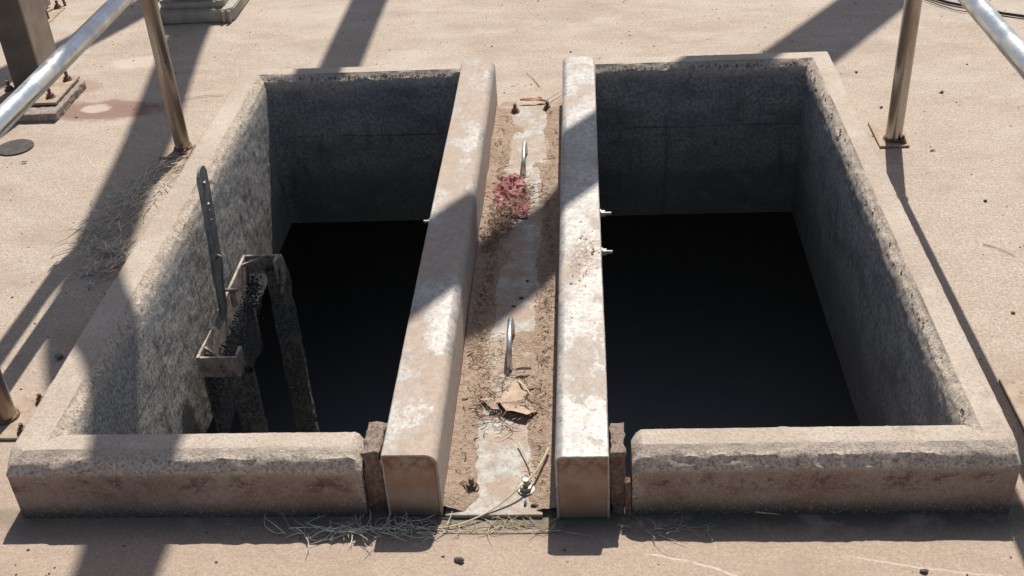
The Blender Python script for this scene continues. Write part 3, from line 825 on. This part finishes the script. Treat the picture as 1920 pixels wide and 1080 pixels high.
straws('straw_litter', (-.19, 1.88), .11, .09, 260, .012, .05, .0015, M['straw_d'], 'fine brown litter around the crumpled leaf', rot=.2, z0=.014, zh=.01, curl=1.2)
straws('straw_litter', (-.24, 2.06), .06, .09, 120, .015, .05, .0011, M['straw'], 'short pale straw left of the near handle', rot=.3, z0=.016, zh=.01, curl=1.0)
straws('straw_litter', (-.05, 2.205), .06, .05, 80, .006, .022, .0010, M['straw_d'], 'crumbs of dead roots on top of the bright channel', rot=.6, z0=BH+.002, zh=.003, curl=1.2) if False else None
bm = bmesh.new()
for k in range(45):
    x = -.005+random.gauss(0, .018); y = 2.25+random.gauss(0, .075); x = min(max(x, BR0+.02), BR1-.006)
    vs = bmesh.ops.create_icosphere(bm, subdivisions=1, radius=random.uniform(.0006, .0020))['verts']
    a = random.uniform(.7, 2.2)
    for v in vs: v.co = Vector((v.co.x*a, v.co.y*1.2, v.co.z*.7))+Vector((x, y, BH+.0018))
tag(obj('crumbs', bm, M['dirt']), 'brown crumbs scattered on top of the bright channel', 'crumbs', kind='stuff')
bm = bmesh.new()
for k in range(160):                       # grit and fibres standing on the broken inner edges
    side = random.choice((0, 1, 2))
    if side == 0: x, y = XRi+random.uniform(-.002, .03), random.uniform(YFi, YBi)
    elif side == 1: x, y = random.uniform(.08, XRi), YBi+random.uniform(0, .02)
    elif side == 2: x, y = random.uniform(XLi, BL0-.05), YBi+random.uniform(0, .02)
    else: x, y = random.choice((random.uniform(XLi, -.45), random.uniform(.09, XRi))), YFo+random.uniform(.0, .03)
    s = random.uniform(.0012, .0030)
    vs = bmesh.ops.create_icosphere(bm, subdivisions=1, radius=s)['verts']
    for v in vs: v.co = Vector((v.co.x*1.2, v.co.y, v.co.z*.8))+Vector((x, y, H-.010+random.uniform(-.008, .006)))
tag(obj('loose_grit', bm, M['conc'], smooth=True), 'loose grit crumbled along the broken curb edges', 'grit', kind='stuff')

def stem(pts, r, mat, label, name='grass_stem', cat='stem'):
    bm = bmesh.new(); P = [Vector(p) for p in pts]; Q = []
    for i in range(len(P)-1):
        p0, p1, p2, p3 = P[max(i-1, 0)], P[i], P[i+1], P[min(i+2, len(P)-1)]
        for k in range(5):
            s = k/5; Q.append(.5*((2*p1)+(p2-p0)*s+(2*p0-5*p1+4*p2-p3)*s*s+(3*p1-p0-3*p2+p3)*s**3))
    Q.append(P[-1])
    tube(bm, Q, [r*(1-.5*i/len(Q)) for i in range(len(Q))], 6, flat=.6)
    return tag(obj(name, bm, mat, smooth=True), label, cat)
stem([(-.085, 1.72, .03), (-.105, 1.66, .03), (-.135, 1.61, .032), (-.19, 1.565, .014), (-.25, 1.535, .006), (-.30, 1.525, .005)], .0030, M['green'], 'long pale green blade of grass bent over the near edge of the floor plate')
stem([(-.06, 1.52, .004), (-.16, 1.518, .004), (-.27, 1.520, .005), (-.37, 1.528, .008)], .0016, M['straw'], 'long straight dry stalk lying along the front of the floor plate')
stem([(-.147, 1.75, .02), (-.125, 1.69, .018), (-.118, 1.66, .02)], .0018, M['straw'], 'thin curved dry stalk beside the bright bolt')
stem([(-.156, 1.95, .02), (-.142, 1.92, .03), (-.122, 1.89, .022)], .0026, M['straw'], 'short pale stalk lying across the crumpled leaf')
stem([(-.150, 3.56, .004), (-.175, 3.63, .004), (-.20, 3.68, .004)], .0015, M['straw_d'], 'thin twig on the ground behind the floor plate')
stem([(-.128, 3.42, .012), (-.10, 3.46, .014), (-.072, 3.50, .012)], .0022, M['straw_d'], 'short straight twig against the far end of the bright channel')
stem([(-1.48, 3.50, .004), (-1.40, 3.53, .006), (-1.30, 3.565, .005), (-1.23, 3.57, .004)], .0022, M['straw_g'], 'long pale stalk on the ground behind the left post')
stem([(.99, 2.50, .003), (1.02, 2.48, .003), (1.05, 2.44, .003)], .0014, M['straw_d'], 'thin curved twig on the open ground at the right')
stem([(.335, 1.40, .003), (.36, 1.38, .003)], .0016, M['straw_d'], 'tiny twig on the ground at the bottom right')
stem([(.30, 1.549, .02), (.345, 1.546, .016)], .0018, M['straw'], 'short straw leaning on the foot of the right curb')

# pink rag
def rag():
    bm = bmesh.new(); n = 120; sx, sy = .052, .135; cx, cy = -.212, 2.79; g = []
    for i in range(n+1):
        row = []
        for j in range(n+1):
            u = i/n*2-1; v = j/n*2-1
            rr = math.sqrt(u*u+v*v); k = 1.0/max(1, rr*(1.0+.75*nz((u/max(.01, rr), v/max(.01, rr), 0), 1.6, 4)))
            x = cx+u*k*sx+.012*nz((u, v, 1), 3, 1); y = cy+v*k*sy+.015*nz((u, v, 2), 3, 2)
            fold = 1-abs(math.sin((u*2.2+v*4.4+2.6*nz((u, v, 0), 1.7, 3))*2.4))**.6
            fold2 = 1-min(1, 3.2*abs(noise.noise(Vector((u*3.1, v*4.4, 3.3)))))
            ht = (1-min(1, rr)**3)
            z = .014+.016*ht*fold+.014*fold2*ht+.008*ht*(1+nz((u, v, 0), 2.5, 9))
            x += .008*math.sin(v*9+u*4)*ht
            row.append(bm.verts.new((x, y, z)))
        g.append(row)
    for i in range(n):
        for j in range(n): bm.faces.new((g[i][j], g[i+1][j], g[i+1][j+1], g[i][j+1]))
    rg = tag(obj('rag', bm, M['rag'], smooth=True), 'crumpled faded pink rag lying between the channels', 'rag')
    bm = bmesh.new()
    for k in range(22):
        a = random.uniform(0, 6.28); q = random.random()**.5
        x = cx+math.cos(a)*q*sx*1.1; y = cy+math.sin(a)*q*sy*.95
        if nz((x, y, 0), 16, 2) < -.12: continue
        h0 = .022*(1-q*q)+.019
        b = 2.6*nz((x, y, 0), 20, 6)+.9+(3.14 if k % 2 else 0); L = random.uniform(.03, .075); pts = []; off = random.gauss(0, .15)
        for i in range(9):
            pts.append((x, y, h0+random.uniform(-.001, .001)+.006*math.sin(x*120)*math.cos(y*70)))
            b = 2.6*nz((x, y, 0), 20, 6)+.9+off+(3.14 if k % 2 else 0); x += math.cos(b)*L/8; y += math.sin(b)*L/8
        rr = random.uniform(.5, 1.3)
        tube(bm, pts, [.0006*rr]+[.0017*rr]*7+[.0006*rr], 5, flat=.6)
    fray = obj('frayed_strands', bm, M['rag2'], rg, smooth=True); fray['kind'] = 'stuff'
rag()
def leaf(cx, cy, L, W, ang, zs, mat, label, crumple=.012, seed=1, zb=.014):
    bm = bmesh.new(); n, m_ = 20, 12; g = []
    for i in range(n+1):
        row = []
        for j in range(m_+1):
            u = i/n; v = j/m_*2-1
            wv = W*math.sin(math.pi*min(1, u*1.02))**.7*(1+.18*nz((u*4, v, 0), 2, seed))
            lx = (u-.5)*L; ly = v*wv*.5
            z = zb+zs*abs(v)**1.3+crumple*(.5+nz((lx*30, ly*30, seed), 1.0, seed))
            x = cx+math.cos(ang)*lx-math.sin(ang)*ly; y = cy+math.sin(ang)*lx+math.cos(ang)*ly
            row.append(bm.verts.new((x, y, z)))
        g.append(row)
    for i in range(n):
        for j in range(m_): bm.faces.new((g[i][j], g[i+1][j], g[i+1][j+1], g[i][j+1]))
    bmesh.ops.remove_doubles(bm, verts=bm.verts, dist=.0002)
    o = obj('dry_leaf', bm, mat, smooth=True)
    sm = o.modifiers.new('s', 'SOLIDIFY'); sm.thickness = .0008
    return tag(o, label, 'leaf')
def torn(pts, tris, label, name='dry_leaf', cat='leaf', seed=1):
    bm = bmesh.new(); V = [bm.verts.new((p[0], p[1], .014+(p[2]-.012)*.62)) for p in pts]
    for t_ in tris: bm.faces.new([V[i] for i in t_])
    bmesh.ops.subdivide_edges(bm, edges=bm.edges[:], cuts=5, use_grid_fill=True)
    for v in bm.verts: v.co += Vector((nz(v.co, 60, seed), nz(v.co, 60, seed+1), nz(v.co, 45, seed+2)*1.3))*.004
    o = obj(name, bm, M['leaf'], smooth=False)
    sm = o.modifiers.new('s', 'SOLIDIFY'); sm.thickness = .0009
    return tag(o, label, cat)
torn([(-.163, 1.955, .020), (-.133, 1.912, .030), (-.137, 1.885, .022), (-.187, 1.862, .040), (-.205, 1.880, .022), (-.188, 1.905, .024), (-.162, 1.905, .030),
      (-.110, 1.850, .016), (-.135, 1.826, .036), (-.178, 1.842, .030), (-.150, 1.868, .018)],
     [(0, 1, 6), (0, 6, 5), (1, 2, 6), (2, 3, 6), (3, 4, 5), (3, 5, 6), (2, 7, 10), (7, 8, 10), (8, 9, 10), (9, 3, 10), (3, 2, 10)],
     'large folded and torn beige leaf in front of the near handle')
torn([(-.222, 1.898, .018), (-.207, 1.878, .034), (-.187, 1.858, .020), (-.198, 1.848, .034), (-.214, 1.866, .016), (-.232, 1.886, .022)],
     [(0, 1, 4, 5), (1, 2, 3, 4)], 'small dark edged leaf scrap curled up left of the large leaf', seed=4)
leaf(-.145, 1.985, .034, .011, .05, .004, M['leaf_d'], 'small dark pointed leaf beside the near handle', .002, 6, .022)
leaf(-.168, 3.425, .085, .020, -.12, .006, M['leaf_o'], 'narrow orange brown leaf behind the far end of the floor plate', .004, 7, .010)
leaf(-1.74, 3.10, .02, .008, .4, .002, M['leaf_d'], 'tiny dark leaf on the ground near the round shadow disc', .002, 8, .003)

def pebble(x, y, r, mat, label, z=0.0, seed=0, sc=(1.2, .9, .7), grp='small stones on the ground'):
    bm = bmesh.new(); bmesh.ops.create_icosphere(bm, subdivisions=2, radius=r*.78)
    for v in bm.verts:
        k = 1+.9*nz(v.co*(1/r), .9, seed); v.co = Vector((v.co.x*sc[0], v.co.y*sc[1], v.co.z*sc[2]))*k+Vector((x, y, z+r*.55))
    a = random.uniform(0, 3.1)
    return tag(obj('pebble', bm, M[mat], smooth=True), label, 'stone', grp)
pebble(-.243, 1.448, .0085, 'stone_g', 'dark angular stone at the bottom edge just left of the centre', seed=1, sc=(1.1, .9, 1.1))
pebble(.575, 1.42, .006, 'stone', 'small brown stone near the bottom right corner', seed=2)
pebble(-.150, 3.46, .008, 'stone', 'dark brown stone behind the orange leaf', seed=3, sc=(1.8, .8, .7))
pebble(-.150, 2.36, .0055, 'stone', 'dark pellet on the floor plate between the two handles, the highest of three', .008, 4, grp='dark pellets on the floor plate')
pebble(-.163, 2.285, .0055, 'stone', 'dark pellet on the floor plate, the middle one of three', .008, 5, grp='dark pellets on the floor plate')
pebble(-.178, 2.25, .0045, 'stone', 'dark pellet on the floor plate, the lowest of three', .008, 6, grp='dark pellets on the floor plate')
pebble(-.127, 1.585, .006, 'stone', 'dark chip on the near end of the floor plate below the bright bolt', .009, 7, (.6, 1.5, .6), 'chips at the near end of the floor plate')
pebble(-.108, 1.578, .006, 'stone', 'dark chip at the near right corner of the floor plate', .009, 8, (1.5, .7, .6), 'chips at the near end of the floor plate')
pebble(-1.175, 3.30, .007, 'stone', 'dark stone on the ground behind the left railing post', seed=9)
pebble(-1.235, 2.08, .010, 'stone_g', 'dark stone in the shade beside the near left of the left curb', seed=10)
pebble(1.13, 3.42, .007, 'stone', 'dark stone right of the upper part of the right railing post', seed=11)
pebble(.90, 3.60, .006, 'stone', 'small dark stone left of the right railing post, farther of two', seed=12)
pebble(.92, 3.32, .006, 'stone', 'small dark stone left of the right railing post, nearer of two', seed=13)
pebble(1.06, 2.72, .0055, 'stone', 'small dark stone on open ground right of the right railing shadow', seed=14)
pebble(.97, 2.20, .0055, 'stone', 'small reddish stone on the ground beside the right curb shadow', seed=15)
pebble(1.0, 3.02, .006, 'stone', 'thin brown chip right of the right railing foot', seed=16, sc=(1.8, .5, .4))
# scattered tiny grit over the whole ground: nobody could count it
bm = bmesh.new()
for k in range(1700):
    x = random.uniform(-2.6, 2.2); y = random.uniform(1.2, 5.2)
    if XLo-.02 < x < XRo+.02 and YFo-.02 < y < YBo+.02: continue
    s = random.uniform(.0010, .0028)*(1 if random.random() < .93 else 1.6)
    vs = bmesh.ops.create_icosphere(bm, subdivisions=1, radius=s)['verts']
    a = random.uniform(.7, 1.7)
    for v in vs: v.co = Vector((v.co.x*a, v.co.y, v.co.z*.6))+Vector((x, y, s*.3))
tag(obj('ground_grit', bm, M['stone'], smooth=True), 'fine scattered dark grit on the dusty ground', 'grit', kind='stuff')
